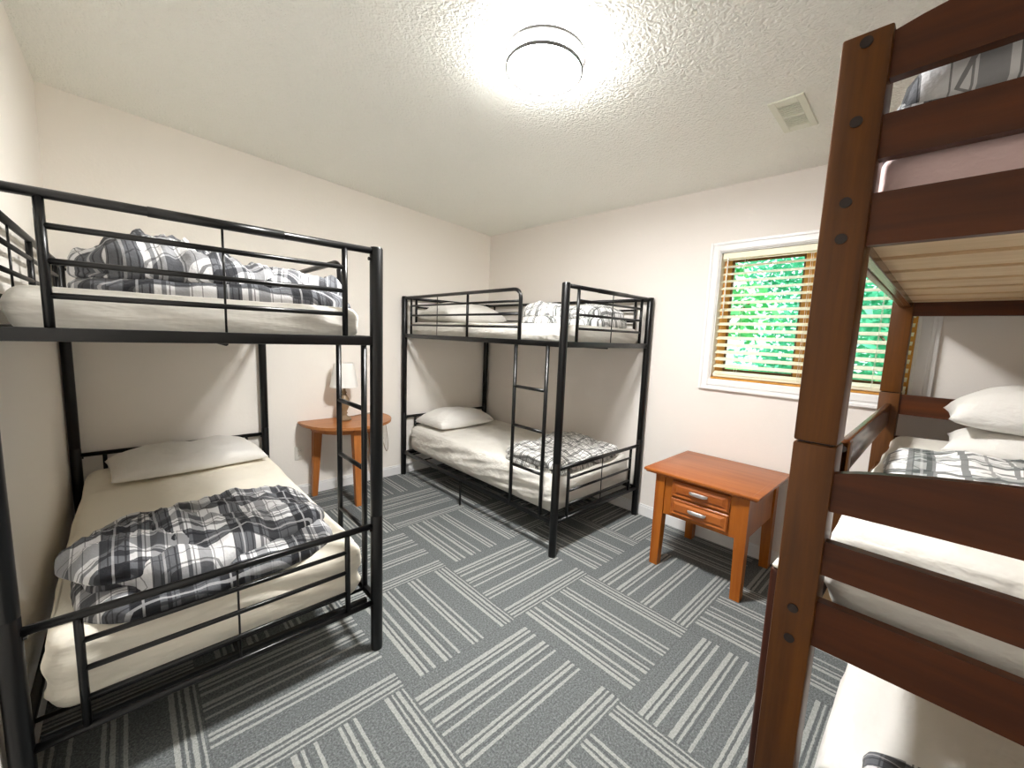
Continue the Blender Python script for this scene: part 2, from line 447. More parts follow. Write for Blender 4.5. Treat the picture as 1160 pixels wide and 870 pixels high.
# blind
bl = thing('window_blind', 'cream horizontal slat blind hanging lowered in the window', 'blind', (0.03, ym, wz0))
by0, by1 = wy0+.012-ym, wy1-.012-ym
zt = wz1-.008-wz0
link('head_rail', B(-.018, .022, by0, by1, zt-.04, zt, .002, 1), M['blind'], bl)
bm = bmesh.new(); n = 17
for i in range(n):
    z = .045+(zt-.075)*i/(n-1)*.985
    box(bm, -.024, .024, by0+.004, by1-.004, z-.0013, z+.0013, mat=None)
bm.verts.ensure_lookup_table()
for i in range(n):
    vs = bm.verts[i*8:(i+1)*8]; z = .045+(zt-.075)*i/(n-1)*.985
    bmesh.ops.rotate(bm, cent=(0, 0, z), matrix=Matrix.Rotation(math.radians(-24), 3, 'Y'), verts=vs)
link('blind_slats', bm, M['blind'], bl)
link('bottom_rail', B(-.02, .02, by0+.004, by1-.004, .016, .034, .003, 1), M['blind'], bl)
for yy in (by0+.14, 0, by1-.14):
    bm = bmesh.new()
    for xx in (-.0235, .0235): tube(bm, [(xx, yy, .03), (xx, yy, zt-.03)], .0012, 6)
    link('ladder_cord', bm, M['plast'], bl)
tube_b = T([(-.026, by1-.035, zt-.03), (-.03, by1-.035, .42)], .004, 8); link('tilt_wand', tube_b, M['plast'], bl, True)

# ------------------------------------------------------------------ outdoors
gr = struct('ground', B(.4, 30, -22, 18, -.5, -.35), M['grass'])
def tree(x, y, h, r, seed, lm, label, nleaf=4200):
    rr = random.Random(seed); t_ = thing('garden_tree', label, 'tree', (x, y, -.35), 'trees outside the window')
    bm = bmesh.new(); tube(bm, [(0, 0, 0), (.05, .04, h*.3), (-.04, .06, h*.6), (.02, 0, h*.9)], .12, 10, .03)
    for k in range(7):
        a = k*2.4; z = h*(.25+.08*k)
        tube(bm, [(0, 0, z), (r*.4*math.cos(a), r*.4*math.sin(a), z+.25), (r*.75*math.cos(a), r*.75*math.sin(a), z+.55)], .04, 6, .01)
    link('trunk', bm, M['bark'], t_, True)
    vs, fs = [], []
    cl = [(Vector((rr.uniform(-.7, .7)*r, rr.uniform(-.7, .7)*r, h*rr.uniform(.12, .95))), r*rr.uniform(.3, .55)) for _ in range(26)]
    for i in range(nleaf):
        c, cr_ = cl[rr.randrange(len(cl))]
        d = Vector((rr.gauss(0, 1), rr.gauss(0, 1), rr.gauss(0, 1))).normalized()*cr_*rr.random()**.4
        p = c+d; s = rr.uniform(.05, .10)
        a = Vector((rr.gauss(0, 1), rr.gauss(0, 1), rr.gauss(0, .6))).normalized(); b_ = a.cross(Vector((rr.gauss(0, 1), rr.gauss(0, 1), rr.gauss(0, 1)))).normalized()
        k = len(vs); vs += [p-a*s, p+b_*s*.45, p+a*s, p-b_*s*.45]; fs.append((k, k+1, k+2, k+3))
    me = bpy.data.meshes.new('foliage'); me.from_pydata(vs, [], fs); me.materials.append(M[lm])
    o = bpy.data.objects.new('foliage', me); COL.objects.link(o); o.parent = t_
tree(3.4, -.9, 4.4, .95, 1, 'leaf', 'bright green leafy tree outside, behind the left half of the blind')
tree(3.6, -3.5, 4.2, .95, 2, 'leaf2', 'blue-green leafy tree outside, behind the right half of the blind')
tree(7.2, 2.6, 5.6, 1.6, 3, 'leaf', 'tall green tree further off, at the left edge of the window view', 6000)
tree(7.0, -2.2, 5.4, 1.6, 5, 'leaf2', 'blue-green tree further off, behind the window mullion', 7000)
tree(7.2, -6.9, 5.4, 1.6, 4, 'leaf', 'tall green tree further off, at the right edge of the window view', 6000)

# ------------------------------------------------------------------ ceiling fixtures
lx, ly = -1.66, -2.315; lz = ceil_z(lx, ly)
slope = Matrix.Rotation(math.atan(-CA), 4, 'Y') @ Matrix.Rotation(math.atan(CB), 4, 'X')
cl = thing('ceiling_light', 'round flush ceiling light with white drum and two metal rings', 'ceiling light', (lx, ly, lz))
cl.rotation_euler = slope.to_euler()
bm = bmesh.new(); lathe(bm, [(.145, -.002), (.150, -.012), (.150, -.060)], seg=56, cap=False)
link('diffuser_side', bm, M['emit2'], cl, True)
bm = bmesh.new(); lathe(bm, [(.150, -.060), (.140, -.070), (.08, -.074)], seg=56)
link('diffuser', bm, M['emit'], cl, True)
for z, r_ in ((-.016, .166), (-.066, .159)):
    bm = bmesh.new(); lathe(bm, [(r_-.007, z-.006), (r_, z-.006), (r_, z+.006), (r_-.007, z+.006), (r_-.007, z-.006)], seg=64, cap=False)
    rg = link('metal_ring', bm, M['ring'], cl, 'auto')
for k in range(3):
    a = math.radians(200+120*k); c_, s_ = math.cos(a)*.158, math.sin(a)*.158
    link('post_pin', T([(c_, s_, -.002), (c_, s_, -.07)], .0025, 8), M['ring'], cl, True)
vt = thing('ceiling_vent', 'small white rectangular air register set in the textured ceiling', 'vent', (-.645, -2.960, ceil_z(-.645, -2.96)))
vt.rotation_euler = slope.to_euler()
bm = bmesh.new()
vx, vy = .148, .070
ringp = [(-vx, -vy), (vx, vy)]
box(bm, -vx, vx, -vy, -vy+.028, -.008, 0, .002, 1); box(bm, -vx, vx, vy-.028, vy, -.008, 0, .002, 1)
box(bm, -vx, -vx+.045, -vy+.028, vy-.028, -.008, 0, .002, 1); box(bm, vx-.045, vx, -vy+.028, vy-.028, -.008, 0, .002, 1)
box(bm, -.006, .006, -vy+.028, vy-.028, -.009, 0)
link('register_frame', bm, M['vent'], vt)
bm = bmesh.new()
for i in range(13):
    x = -.096+i*.016
    box(bm, x-.0035, x+.0035, -vy+.028, vy-.028, -.0065, -.002)
lv = link('louvres', bm, M['vent'], vt)
link('backing', B(-vx+.045, vx-.045, -vy+.028, vy-.028, -.0015, 0), M['ventd'], vt)

# ------------------------------------------------------------------ metal bunk beds
BW, BL = 1.008, 1.955
def bend(p0, corner, p1, r, n=7):
    p0, c, p1 = Vector(p0), Vector(corner), Vector(p1)
    a = c+(p0-c).normalized()*r; b = c+(p1-c).normalized()*r
    return [p0]+[(a*(1-t)**2+c*2*t*(1-t)+b*t*t) for t in [i/n for i in range(n+1)]]+[p1]
def metal_bunk(X, Y, wall_side, label):
    """local: near-left post at 0,0 ; x across, y to the head (wall). wall_side 'l' or 'r'"""
    t_ = thing('metal_bunk_bed', label, 'bunk bed', (X, Y, 0), 'black metal bunk beds')
    blk = M['black']
    for x in (0, BW):
        for y in (0, BL):
            bm = bmesh.new(); lathe(bm, [(.024, 0), (.0255, .004), (.0255, .617), (.0245, .6185), (.0245, .6215), (.0255, .623), (.0255, 1.722), (.022, 1.7286)], (x, y, 0), 24)
            p = link('post', bm, blk, t_, 'auto')
            for z in (1.70, 1.375, .575, .24):
                for dx, dy in (((1 if x == 0 else -1), 0),):
                    bm = bmesh.new(); c = Vector((x+dx*.0255, y, z-.018)); tube(bm, [c, c+Vector((dx*.007, 0, 0))], .007, 10)
                    link('bolt', bm, blk, p, 'auto')
    g = .013
    def bars(y, zs, x0, x1, bm):
        for z in zs: tube(bm, [(x0, y, z), (x1, y, z)], .0085, 10)
    # upper end guards
    for nm, y in (('end_guard', 0), ('end_guard', BL)):
        bm = bmesh.new(); tube(bm, [(.02, y, 1.713), (BW-.02, y, 1.713)], g, 14)
        tube(bm, [(.33, y, 1.713), (BW-.33, y, 1.713)], g+.0015, 14)
        for x in (.125, BW-.125): tube(bm, [(x, y, 1.375), (x, y, 1.713)], .0105, 12)
        bars(y, (1.635, 1.548, 1.461), .125, BW-.125, bm); tube(bm, [(BW/2, y, 1.375), (BW/2, y, 1.713)], .0035, 8)
        link(nm, bm, blk, t_, True)
        link('deck_end_rail', B(.02, BW-.02, y-.012, y+.012, 1.343, 1.379, .004, 2), blk, t_, 'auto')
    # lower ends
    for nm, y in (('footboard', 0), ('headboard', BL)):
        bm = bmesh.new(); tube(bm, [(.02, y, .574), (BW-.02, y, .574)], g, 14)
        for x in (.125, BW-.125): tube(bm, [(x, y, .222), (x, y, .574)], .0105, 12)
        bars(y, (.493, .405, .313), .125, BW-.125, bm); tube(bm, [(BW/2, y, .222), (BW/2, y, .574)], .0035, 8)
        tube(bm, [(.02, y, .222), (BW-.02, y, .222)], .012, 12)
        link(nm, bm, blk, t_, True)
        link('lower_end_rail', B(.03, BW-.03, (y+.025 if y == 0 else y-.045), (y+.045 if y == 0 else y-.025), .205, .235, .003, 1), blk, t_, 'auto')
    # side rails
    for x in (0, BW):
        link('side_rail', B(x-.012, x+.012, .02, BL-.02, 1.343, 1.379, .004, 2), blk, t_, 'auto')
        link('side_rail', B(x-.011, x+.011, .02, BL-.02, .208, .24, .004, 2), blk, t_, 'auto')
    # long guards
    open_x = BW if wall_side == 'l' else 0
    wall_x = 0 if wall_side == 'l' else BW
    for x, ye in ((open_x, .385), (wall_x, None)):
        bm = bmesh.new()
        if ye: tube(bm, bend((x, BL-.02, 1.713), (x, ye, 1.713), (x, ye, 1.375), .07), g, 14)
        else: tube(bm, [(x, BL-.02, 1.713), (x, .02, 1.713)], g, 14)
        y_end = ye if ye else .125
        for y in ((BL-.125, 1), (BL-.56, 0), (BL-.985, 1)) if ye else ((BL-.125, 1), (BL-.56, 0), (BL-.985, 1), (.56, 0), (.125, 1)):
            tube(bm, [(x, y[0], 1.375), (x, y[0], 1.713)], .0105 if y[1] else .0035, 10)
        for z in (1.635, 1.548, 1.461): tube(bm, [(x, BL-.125, z), (x, y_end, z)], .0085, 10)
        link('side_guard', bm, blk, t_, True)
    # ladder on the open side
    xl = open_x+(.0 if wall_side == 'l' else 0)
    lad = bmesh.new()
    for y in (.122, .412): tube(lad, [(xl, y, 1.35), (xl, y, .225)], .0125, 12)
    lad = link('ladder', lad, blk, t_, True)
    for z in (1.06, .79, .51): link('rung', T([(xl, .122, z), (xl, .412, z)], .0105, 12), blk, lad, True)
    # mattress support rods
    for z in (1.352, .222):
        bm = bmesh.new()
        for i in range(9):
            y = .12+i*(BL-.24)/8; tube(bm, [(.01, y, z), (BW-.01, y, z)], .007, 8)
        tube(bm, [(BW/2, .02, z-.011), (BW/2, BL-.02, z-.011)], .007, 8)
        link('mattress_support', bm, blk, t_, True)
    for x in (0, BW):
        link('middle_leg', T([(x, BL*.515, .21), (x, BL*.515, 0)], .009, 10), blk, t_, True)
    return t_
LX, LY = -3.243, -1.987
BX, BY = -1.050, -1.9825
metal_bunk(LX, LY, 'l', 'black metal bunk bed against the left wall, nearest the camera')
metal_bunk(BX, BY, 'r', 'black metal bunk bed in the back corner beside the window wall')

def bunk_mattresses(X, Y, who, mlow, mup, seed):
    mattress('mattress', f'thick mattress in a wrinkled white sheet on the {who}, bottom deck', X+BW/2, Y+BL/2+.005, .237, .93, 1.87, .255, mlow, seed, r=.06, wr=.012, top=.009, tuck=.012)
    mattress('mattress', f'mattress in a smooth white sheet on the {who}, top deck', X+BW/2, Y+BL/2+.005, 1.361, .93, 1.87, .128, mup, seed+1, r=.045, wr=.006, tuck=.006)
bunk_mattresses(LX, LY, 'left black bunk', M['sheetC'], M['sheet'], 1)
bunk_mattresses(BX, BY, 'back corner black bunk', M['sheet'], M['sheet'], 3)

# pillows on the metal bunks
pillow('flat white pillow against the bottom headboard of the left bunk', LX+.52, -.32, .492, .76, .50, .15, .08, 11)
pillow('white pillow at the head of the back bunk, bottom deck', BX+.42, -.30, .492, .66, .44, .17, .05, 12)
pillow('white pillow lying behind the rounded guard on the back bunk top deck', BX+.45, -.34, 1.488, .72, .48, .20, 0, 13)
pillow('white pillow at the head of the left bunk top deck, past the guard end', LX+.60, -.30, 1.488, .70, .42, .15, 0, 14)

# comforters -------------------------------------------------------
def comforter(label, loc, rot, slabs, mat):
    bm = bmesh.new()
    for s in slabs: puff(bm, **s)
    o = link('comforter', bm, mat, None, True, loc); o.rotation_euler = (0, 0, rot)
    tag(o, label, 'comforter'); return o
# left bunk, bottom deck : bulky folded heap across the foot
def droop(amount):
    return lambda x, y, z, u, v, s: (x, y, z*(1-.25*v) - 0)
comforter('dark plaid comforter bunched across the foot of the left bunk bottom deck', (-2.755, -1.655, .486), .08, [
    dict(L=.80, W=.60, top=.075, bot=.0, nu=70, nv=50, seed=21, wr=.022, wrs=5, wdir=(1.2, .7), k=.07, edge=4.5, soft=.36, uvo=(.05, .1), uvr=.05),
    dict(L=.78, W=.54, top=.095, bot=.02, nu=96, nv=64, org=(.01, .03, .062), rot=.05, seed=22, wr=.026, wrs=6, wdir=(.9, 1.1), k=.10, edge=3.6, soft=.42, uvo=(.0, .0), uvr=.08,
         shape=lambda x, y, z, u, v, s: (x, y+.03*math.sin(u*3), z*(1+.30*math.exp(-((u+.55)/.35)**2)-.12*u))),
    dict(L=.34, W=.34, top=.070, bot=.03, nu=44, nv=44, org=(-.25, -.04, .115), rot=.5, seed=23, wr=.026, wrs=8, k=.12, edge=2.6, soft=.5, uvo=(.2, .15), uvr=.6),
], M['plaid'])
comforter('dark plaid comforter rolled up loosely on the left bunk top deck', (-2.675, -1.66, 1.484), -.02, [
    dict(L=.85, W=.46, top=.085, bot=0, nu=80, nv=48, seed=31, wr=.018, wrs=5, wdir=(1, .6), k=.08, edge=4, soft=.40, uvo=(.07, .0), uvr=.02, org=(.0, 0, 0)),
    dict(L=.62, W=.42, top=.105, bot=.03, nu=70, nv=48, org=(-.11, .0, .062), rot=-.06, seed=32, wr=.030, wrs=8, wdir=(1.4, .7), k=.12, edge=3.2, soft=.45, uvo=(.0, .1), uvr=-.35,
         shape=lambda x, y, z, u, v, s: (x, y, z*(1.05-.25*u))),
    dict(L=.46, W=.40, top=.080, bot=.03, nu=60, nv=48, org=(.19, .02, .062), rot=.06, seed=33, wr=.022, wrs=7, wdir=(1, 1), k=.12, edge=3.0, soft=.45, uvo=(.12, .03), uvr=.35),
], M['plaid'])
comforter('black and white checked comforter folded flat at the foot of the back bunk bottom deck', (BX+.50, -1.63, .488), .06, [
    dict(L=.84, W=.56, top=.050, bot=0, nu=64, nv=48, seed=41, wr=.010, wrs=6, k=.03, edge=9, soft=.38, uvr=.1),
    dict(L=.80, W=.56, top=.050, bot=.02, nu=64, nv=48, org=(-.02, -.01, .045), rot=-.05, seed=42, wr=.014, wrs=6, k=.03, edge=9, soft=.38, uvo=(.03, .07), uvr=.0),
    dict(L=.50, W=.40, top=.040, bot=.01, nu=50, nv=40, org=(.10, .06, .078), rot=.25, seed=43, wr=.016, wrs=7, k=.05, edge=4, soft=.45, uvo=(.0, .0), uvr=.35),
], M['plaid2'])
comforter('black and white checked comforter folded in two rolls on the back bunk top deck', (BX+.56, -1.54, 1.484), .0, [
    dict(L=.36, W=.46, top=.095, bot=0, nu=44, nv=44, org=(-.06, .10, 0), seed=51, wr=.014, wrs=6, k=.08, edge=4, soft=.4, uvr=.1),
    dict(L=.34, W=.44, top=.09, bot=.02, nu=44, nv=44, org=(-.06, .12, .08), seed=52, wr=.018, wrs=7, k=.10, edge=3, soft=.45, uvo=(.05, .0), uvr=-.2),
    dict(L=.52, W=.40, top=.10, bot=0, nu=44, nv=40, org=(.13, -.16, 0), seed=53, wr=.012, wrs=6, k=.08, edge=4, soft=.4, uvr=.05),
    dict(L=.50, W=.38, top=.09, bot=.03, nu=44, nv=40, org=(.12, -.15, .075), seed=54, wr=.012, wrs=6, k=.10, edge=3, soft=.45, uvr=.03),
], M['plaid4'])

# ------------------------------------------------------------------ wooden bunk
PX, PY, PL, PW = -1.866, -3.360, 1.706, .080     # near post face, outer y, spacing, post width
BYR = -4.440                                       # right outer y
wb = thing('wooden_bunk_bed', 'tall dark brown wooden bunk bed with bolted posts at the right edge', 'bunk bed', (PX+PL/2, (PY+BYR)/2, 0))
ox, oy = PX+PL/2, (PY+BYR)/2
def wl(name, bm, m, parent=None, smooth=False):
    bmesh.ops.translate(bm, vec=(-ox, -oy, 0), verts=bm.verts[:]) if True else None
    return link(name, bm, m, parent or wb, smooth)
def bolt(x, y, z, par, d=-1):
    bm = bmesh.new(); tube(bm, [(x, y, z), (x+d*.003, y, z)], .0105, 20)
    b = wl('bolt', bm, M['bolt'], par, 'auto')
    return b
TH = .085
for x0 in (PX, PX+PL):
    for y1 in (PY, BYR+PW):
        near = x0 == PX
        xa, xb = x0, x0+(TH if near else .108)
        for za, zb in ((0, 1.190), (1.194, 2.032)):
            p = wl('post', B(xa, xb, y1-PW, y1, za, zb, .004, 2), M['espZ'], None, 'auto')
            d = -1 if near else 1; xf = xa if near else xb
            for z in ((.796, .72, .25, .17) if za == 0 else (2.012, 1.863, 1.706, 1.633)):
                bolt(xf, y1-PW*.5, z, p, d)
        wl('dowel_collar', B(xa+.008, xb-.008, y1-PW+.008, y1-.008, 1.188, 1.196), M['bolt'])
yl, yr = PY-PW+.002, BYR+PW-.002
def board(z0, z1, x0, x1, arch=0, name='end_rail', archb=0):
    n = 24; bm = bmesh.new(); A = []; Bt = []
    for i in range(n+1):
        t = i/n; y = yl+(yr-yl)*t; s = math.sin(PI*t)**.8
        A.append((y, z1+arch*s)); Bt.append((y, z0+archb*s))
    rows = []
    for x in (x0, x1):
        rows.append(([bm.verts.new((x, y, z)) for y, z in A], [bm.verts.new((x, y, z)) for y, z in Bt]))
    (a0, b0), (a1, b1) = rows
    for i in range(n):
        bm.faces.new((a0[i], a0[i+1], b0[i+1], b0[i])); bm.faces.new((a1[i+1], a1[i], b1[i], b1[i+1]))
        bm.faces.new((a0[i+1], a0[i], a1[i], a1[i+1])); bm.faces.new((b0[i], b0[i+1], b1[i+1], b1[i]))
    bm.faces.new((a0[0], b0[0], b1[0], a1[0])); bm.faces.new((a1[n], b1[n], b0[n], a0[n]))
    es = [e for e in bm.edges if abs(e.verts[0].co.x-e.verts[1].co.x) < 1e-6 and len(e.link_faces) == 2 and e.calc_face_angle(0) > 1]
    bmesh.ops.bevel(bm, geom=es, offset=.004, segments=2, affect='EDGES')
    return wl(name, bm, M['espY'], None, 'auto')
x0, x1 = PX+.014, PX+.040
board(1.936, 2.022, x0, x1, .055, 'top_end_board', .010)
board(1.786, 1.870, x0, x1, 0, 'end_board')
board(1.617, 1.720, x0, x1, 0, 'end_board')
board(1.043, 1.130, x0, x1, .055, 'foot_board', .008)
board(.893, .972, x0, x1, 0, 'foot_board')
board(.718, .828, x0, x1, 0, 'foot_board')
x0, x1 = PX+PL+.014, PX+PL+.040
for z0, z1, ar in ((1.936, 2.022, .055), (1.786, 1.870, 0), (1.575, 1.72, 0), (1.085, 1.185, .0), (.893, .972, 0), (.718, .828, 0)):
    board(z0, z1, x0, x1, ar, 'head_board')
xs0, xs1 = PX+TH-.002, PX+PL+.002
for y0, y1 in ((PY-.052, PY-.028), (BYR+.028, BYR+.052)):
    wl('side_rail', B(xs0, xs1, y0, y1, 1.617, 1.72, .004, 2), M['espX'], None, 'auto')
    wl('side_rail', B(xs0, xs1, y0, y1, .718, .828, .004, 2), M['espX'], None, 'auto')
    wl('guard_rail', B(-1.40, xs1, y0, y1, 1.86, 1.95, .004, 2), M['espX'], None, 'auto')
# lower guard rail with short end upright
yg = PY-.052
wl('guard_rail', B(-1.42, xs1, yg, yg+.022, 1.030, 1.135, .004, 2), M['espX'], None, 'auto')
u = wl('guard_upright', B(-1.42, -1.37, yg-.002, yg+.036, .80, 1.128, .004, 2), M['espZ'], None, 'auto')
bolt(-1.42, yg+.016, 1.105, u)
wl('guard_upright', B(-1.42, -1.37, yg-.002, yg+.036, 1.70, 1.93, .004, 2), M['espZ'], None, 'auto')
# ledgers and slats
for zc in (1.640, .745):
    for y0, y1 in ((PY-.075, PY-.052), (BYR+.052, BYR+.075)):
        wl('slat_ledger', B(xs0+.02, xs1-.02, y0, y1, zc-.025, zc, .002, 1), M['espX'], None, 'auto')
    for i in range(7):
        x = -1.655+i*.250
        wl('slat', B(x-.103, x+.103, PY-.072, BYR+.072, zc, zc+.018, .002, 1), M['pine'], None, 'auto')
# stubby leg seen just left of the near post
wl('ladder_post', B(-1.778, -1.723, PY-.050, PY+.034, 0, .832, .010, 3), M['espP'], None, 'auto')
wl('ladder_post_glint', B(-1.775, -1.726, PY-.047, PY+.031, .831, .842, .005, 2), M['plast'], None, 'auto')  # added white piece standing in for the reflection on the leg's top
mattress('mattress', 'mauve-covered mattress on the top deck of the wooden bunk', ox+.025, oy, 1.660, 1.60, .93, .155, M['pinkm'], 7, r=.03, wr=.002, top=.002)
mattress('mattress', 'mattress in a loose white sheet on the middle deck of the wooden bunk', ox+.025, oy, .765, 1.60, .93, .225, M['sheet'], 8, r=.055, wr=.010, top=.008, tuck=.01)
# trundle
tr = thing('trundle_bed', 'low dark wooden trundle frame under the wooden bunk', 'trundle bed', (ox, oy, 0))
link('trundle_base', B(-.74, .77, -.41, .41, .05, .17, .005, 2), M['espX'], tr)
for x in (-.69, .72):
    for y in (-.36, .36):
        bm = bmesh.new(); tube(bm, [(x, y-.012, .025), (x, y+.012, .025)], .025, 16); link('caster', bm, M['slot'], tr, 'auto')
mattress('mattress', 'lowest mattress in a plain white sheet near the floor beneath the wooden bunk', ox+.015, oy+.007, .170, 1.58, .86, .18, M['pillow'], 9, r=.05, wr=.008, top=.008, tuck=-.01)
pillow('plump white pillow at the head of the wooden bunk middle deck, topmost of two', -.40, -3.95, 1.092, .46, .70, .19, .04, 15)
pillow('flatter white pillow tucked beneath another on the wooden bunk middle deck', -.43, -3.98, .990, .50, .74, .12, -.04, 16)
comforter('grey and white plaid comforter spread across the middle deck of the wooden bunk', (-1.15, -3.90, .988), .03, [
    dict(L=.98, W=.86, top=.060, bot=0, nu=60, nv=60, seed=61, wr=.016, wrs=6, k=.03, edge=5, soft=.4, uvo=(.1, .13)),
    dict(L=.50, W=.46, top=.07, bot=.02, nu=50, nv=50, org=(.04, -.18, .045), rot=-.2, seed=62, wr=.028, wrs=7, k=.08, edge=3, soft=.45, uvr=.5),
], M['plaid3'])
comforter('dark plaid comforter piled on the top deck of the wooden bunk', (-1.42, -3.860, 1.815), .0, [
    dict(L=.76, W=.88, top=.12, bot=0, nu=60, nv=60, seed=71, wr=.018, wrs=6, k=.01, edge=16, soft=.36, uvo=(.1, .0), uvr=.2),
    dict(L=.76, W=.86, top=.10, bot=.02, nu=60, nv=60, org=(.0, 0, .09), rot=.0, seed=72, wr=.022, wrs=7, k=.02, edge=12, soft=.38, uvr=-.3),
], M['plaid'])
comforter('plaid comforter with its corner showing on the lowest mattress under the wooden bunk', (-1.685, -3.88, .352), .06, [
    dict(L=.24, W=.66, top=.05, bot=0, nu=44, nv=50, seed=81, wr=.014, wrs=6, k=.04, edge=3.4, soft=.45, uvo=(.02, .1), uvr=.1)], M['plaid'])

# ------------------------------------------------------------------ nightstand
nx, ny0, ny1, nz = -.646, -3.003, -2.355, .617
ns = thing('nightstand', 'honey-coloured wooden nightstand with two drawers below the window', 'nightstand', (nx/2, (ny0+ny1)/2, 0))
cx, cy = nx/2, (ny0+ny1)/2
def nl(name, bm, m, parent=None, smooth=False):
    bmesh.ops.translate(bm, vec=(-cx, -cy, 0), verts=bm.verts[:]); return link(name, bm, m, parent or ns, smooth)
bm = bmesh.new(); box(bm, nx, -.018, ny0, ny1, nz-.016, nz, .004, 2); box(bm, nx+.010, -.022, ny0+.010, ny1-.010, nz-.027, nz-.015, .004, 2)
for yy in (ny0+.035, ny1-.037): box(bm, nx+.03, -.03, yy, yy+.002, nz-.001, nz+.0004)
nl('tabletop', bm, M['honeyY'], None, 'auto')
fx = -.612
def leg(xo, yo, dx, dy):     # xo,yo outer corner, taper inward
    bm = bmesh.new(); a, b, e = .058, .050, .010
    z = [0, .34, .59]; w_ = [b, a, a]
    rings = []
    for zz, ww in zip(z, w_):
        sh = 0 if zz > 0 else 0
        xs_, ys_ = (xo, xo+dx*ww), (yo, yo+dy*ww)
        rings.append([bm.verts.new((x, y, zz)) for x, y in ((xs_[0], ys_[0]), (xs_[1], ys_[0]), (xs_[1], ys_[1]), (xs_[0], ys_[1]))])
    for i in range(2):
        for k in range(4): bm.faces.new((rings[i][k], rings[i][(k+1) % 4], rings[i+1][(k+1) % 4], rings[i+1][k]))
    bm.faces.new(rings[0]); bm.faces.new(rings[2])
    bmesh.ops.bevel(bm, geom=[e_ for e_ in bm.edges if e_.calc_face_angle(0) > 1], offset=.003, segments=1, affect='EDGES')
    nl('leg', bm, M['honey'], None, 'auto')
leg(fx, ny1-.068, 1, -1); leg(fx, ny0+.050, 1, 1); leg(-.050, ny1-.068, -1, -1); leg(-.050, ny0+.050, -1, 1)
ya, yb = ny0+.106, ny1-.124
bm = bmesh.new()
box(bm, fx+.010, fx+.030, ya, yb, .345, .592)
nl('front_apron', bm, M['honey'])
bm = bmesh.new(); box(bm, fx+.070, -.12, ny1-.095, ny1-.078, .345, .59); nl('side_panel', bm, M['honey'])
bm = bmesh.new(); box(bm, fx+.070, -.12, ny0+.060, ny0+.077, .345, .59); nl('side_panel', bm, M['honey'])
bm = bmesh.new(); box(bm, -.10, -.085, ya, yb, .345, .59); nl('back_panel', bm, M['honey'])
for z0, z1 in ((.480, .578), (.368, .466)):
    dy0, dy1 = -2.857, -2.530
    bm = bmesh.new(); box(bm, fx-.004, fx+.012, dy0, dy1, z0, z1, .003, 1)
    # raised frame with a bevelled field
    bm2 = []
    o0 = [(dy0+.006, z0+.006), (dy1-.006, z0+.006), (dy1-.006, z1-.006), (dy0+.006, z1-.006)]
    o1 = [(dy0+.016, z0+.016), (dy1-.016, z0+.016), (dy1-.016, z1-.016), (dy0+.016, z1-.016)]
    o2 = [(dy0+.034, z0+.030), (dy1-.034, z0+.030), (dy1-.034, z1-.030), (dy0+.034, z1-.030)]
    rr = [[bm.verts.new((xx, y, z)) for y, z in o] for o, xx in ((o0, fx-.004), (o0, fx-.009), (o1, fx-.005), (o2, fx-.013))]
    for i in range(3):
        for k in range(4): bm.faces.new((rr[i][k], rr[i][(k+1) % 4], rr[i+1][(k+1) % 4], rr[i+1][k]))
    bm.faces.new(rr[3])
    d = nl('drawer', bm, M['honeyY'], None, False)
    zc = (z0+z1)/2+.004; yc = (dy0+dy1)/2
    bm = bmesh.new(); nseg = 10
    # cup style bar: flat arched plate standing off the drawer
    prof = [(-.000, .000), (-.010, .009), (-.018, .012), (-.024, .007), (-.024, -.006), (-.019, -.011)]
    rows = []
    for i in range(nseg+1):
        y = yc-.052+.104*i/nseg; e_ = 1-.5*(abs(2*i/nseg-1)**6)
        rows.append([bm.verts.new((fx-.011+px_*e_, y, zc+pz*e_)) for px_, pz in prof])
    for i in range(nseg):
        for k in range(len(prof)-1): bm.faces.new((rows[i][k], rows[i][k+1], rows[i+1][k+1], rows[i+1][k]))
    bmesh.ops.solidify(bm, geom=bm.faces[:], thickness=.003)
    nl('handle', bm, M['steel'], d, 'auto')

# ------------------------------------------------------------------ demilune table, lamp, outlets
tx, ty, tz = -1.63, -.10, .636
tb = thing('half_round_table', 'small half-round oak table against the back wall between two bunks', 'table', (tx, ty, 0))
poly = [(-.365, .095)]+[(.365*math.cos(a), .375*math.sin(a)) for a in [PI+PI*i/36 for i in range(37)]]+[(.365, .095)]
bm = bmesh.new(); prism(bm, poly[::1], tz-.022, tz, .005); link('tabletop', bm, M['oak'], tb, 'auto')
bm = bmesh.new()
ap = [(.28*math.cos(a), .29*math.sin(a)) for a in [PI+PI*i/30 for i in range(31)]]
ap2 = [(.262*math.cos(a), .272*math.sin(a)) for a in [PI+PI*i/30 for i in range(31)]]
prism(bm, [(-.28, .05)]+ap+[(.28, .05), (.262, .05)]+ap2[::-1]+[(-.262, .05)], tz-.075, tz-.022)
link('apron', bm, M['oakL'], tb, 'auto')
def tleg(x, y, fx_, fy_):
    bm = bmesh.new(); a, b = .034, .021
    r0 = [bm.verts.new((fx_+i*b, fy_+j*b, 0)) for i, j in ((-1, -1), (1, -1), (1, 1), (-1, 1))]
    r1 = [bm.verts.new((x+i*a, y+j*a, tz-.022)) for i, j in ((-1, -1), (1, -1), (1, 1), (-1, 1))]
    for k in range(4): bm.faces.new((r0[k], r0[(k+1) % 4], r1[(k+1) % 4], r1[k]))
    bm.faces.new(r0); bm.faces.new(r1)
    bmesh.ops.bevel(bm, geom=bm.edges[:], offset=.003, segments=1, affect='EDGES')
    link('leg', bm, M['oakL'], tb, 'auto')
tleg(-.235, .02, -.265, .03); tleg(.235, .02, .265, .03); tleg(-.03, -.27, -.065, -.385); tleg(.20, -.10, .16, -.09) if False else None
tb['_'] = 0; del tb['_']
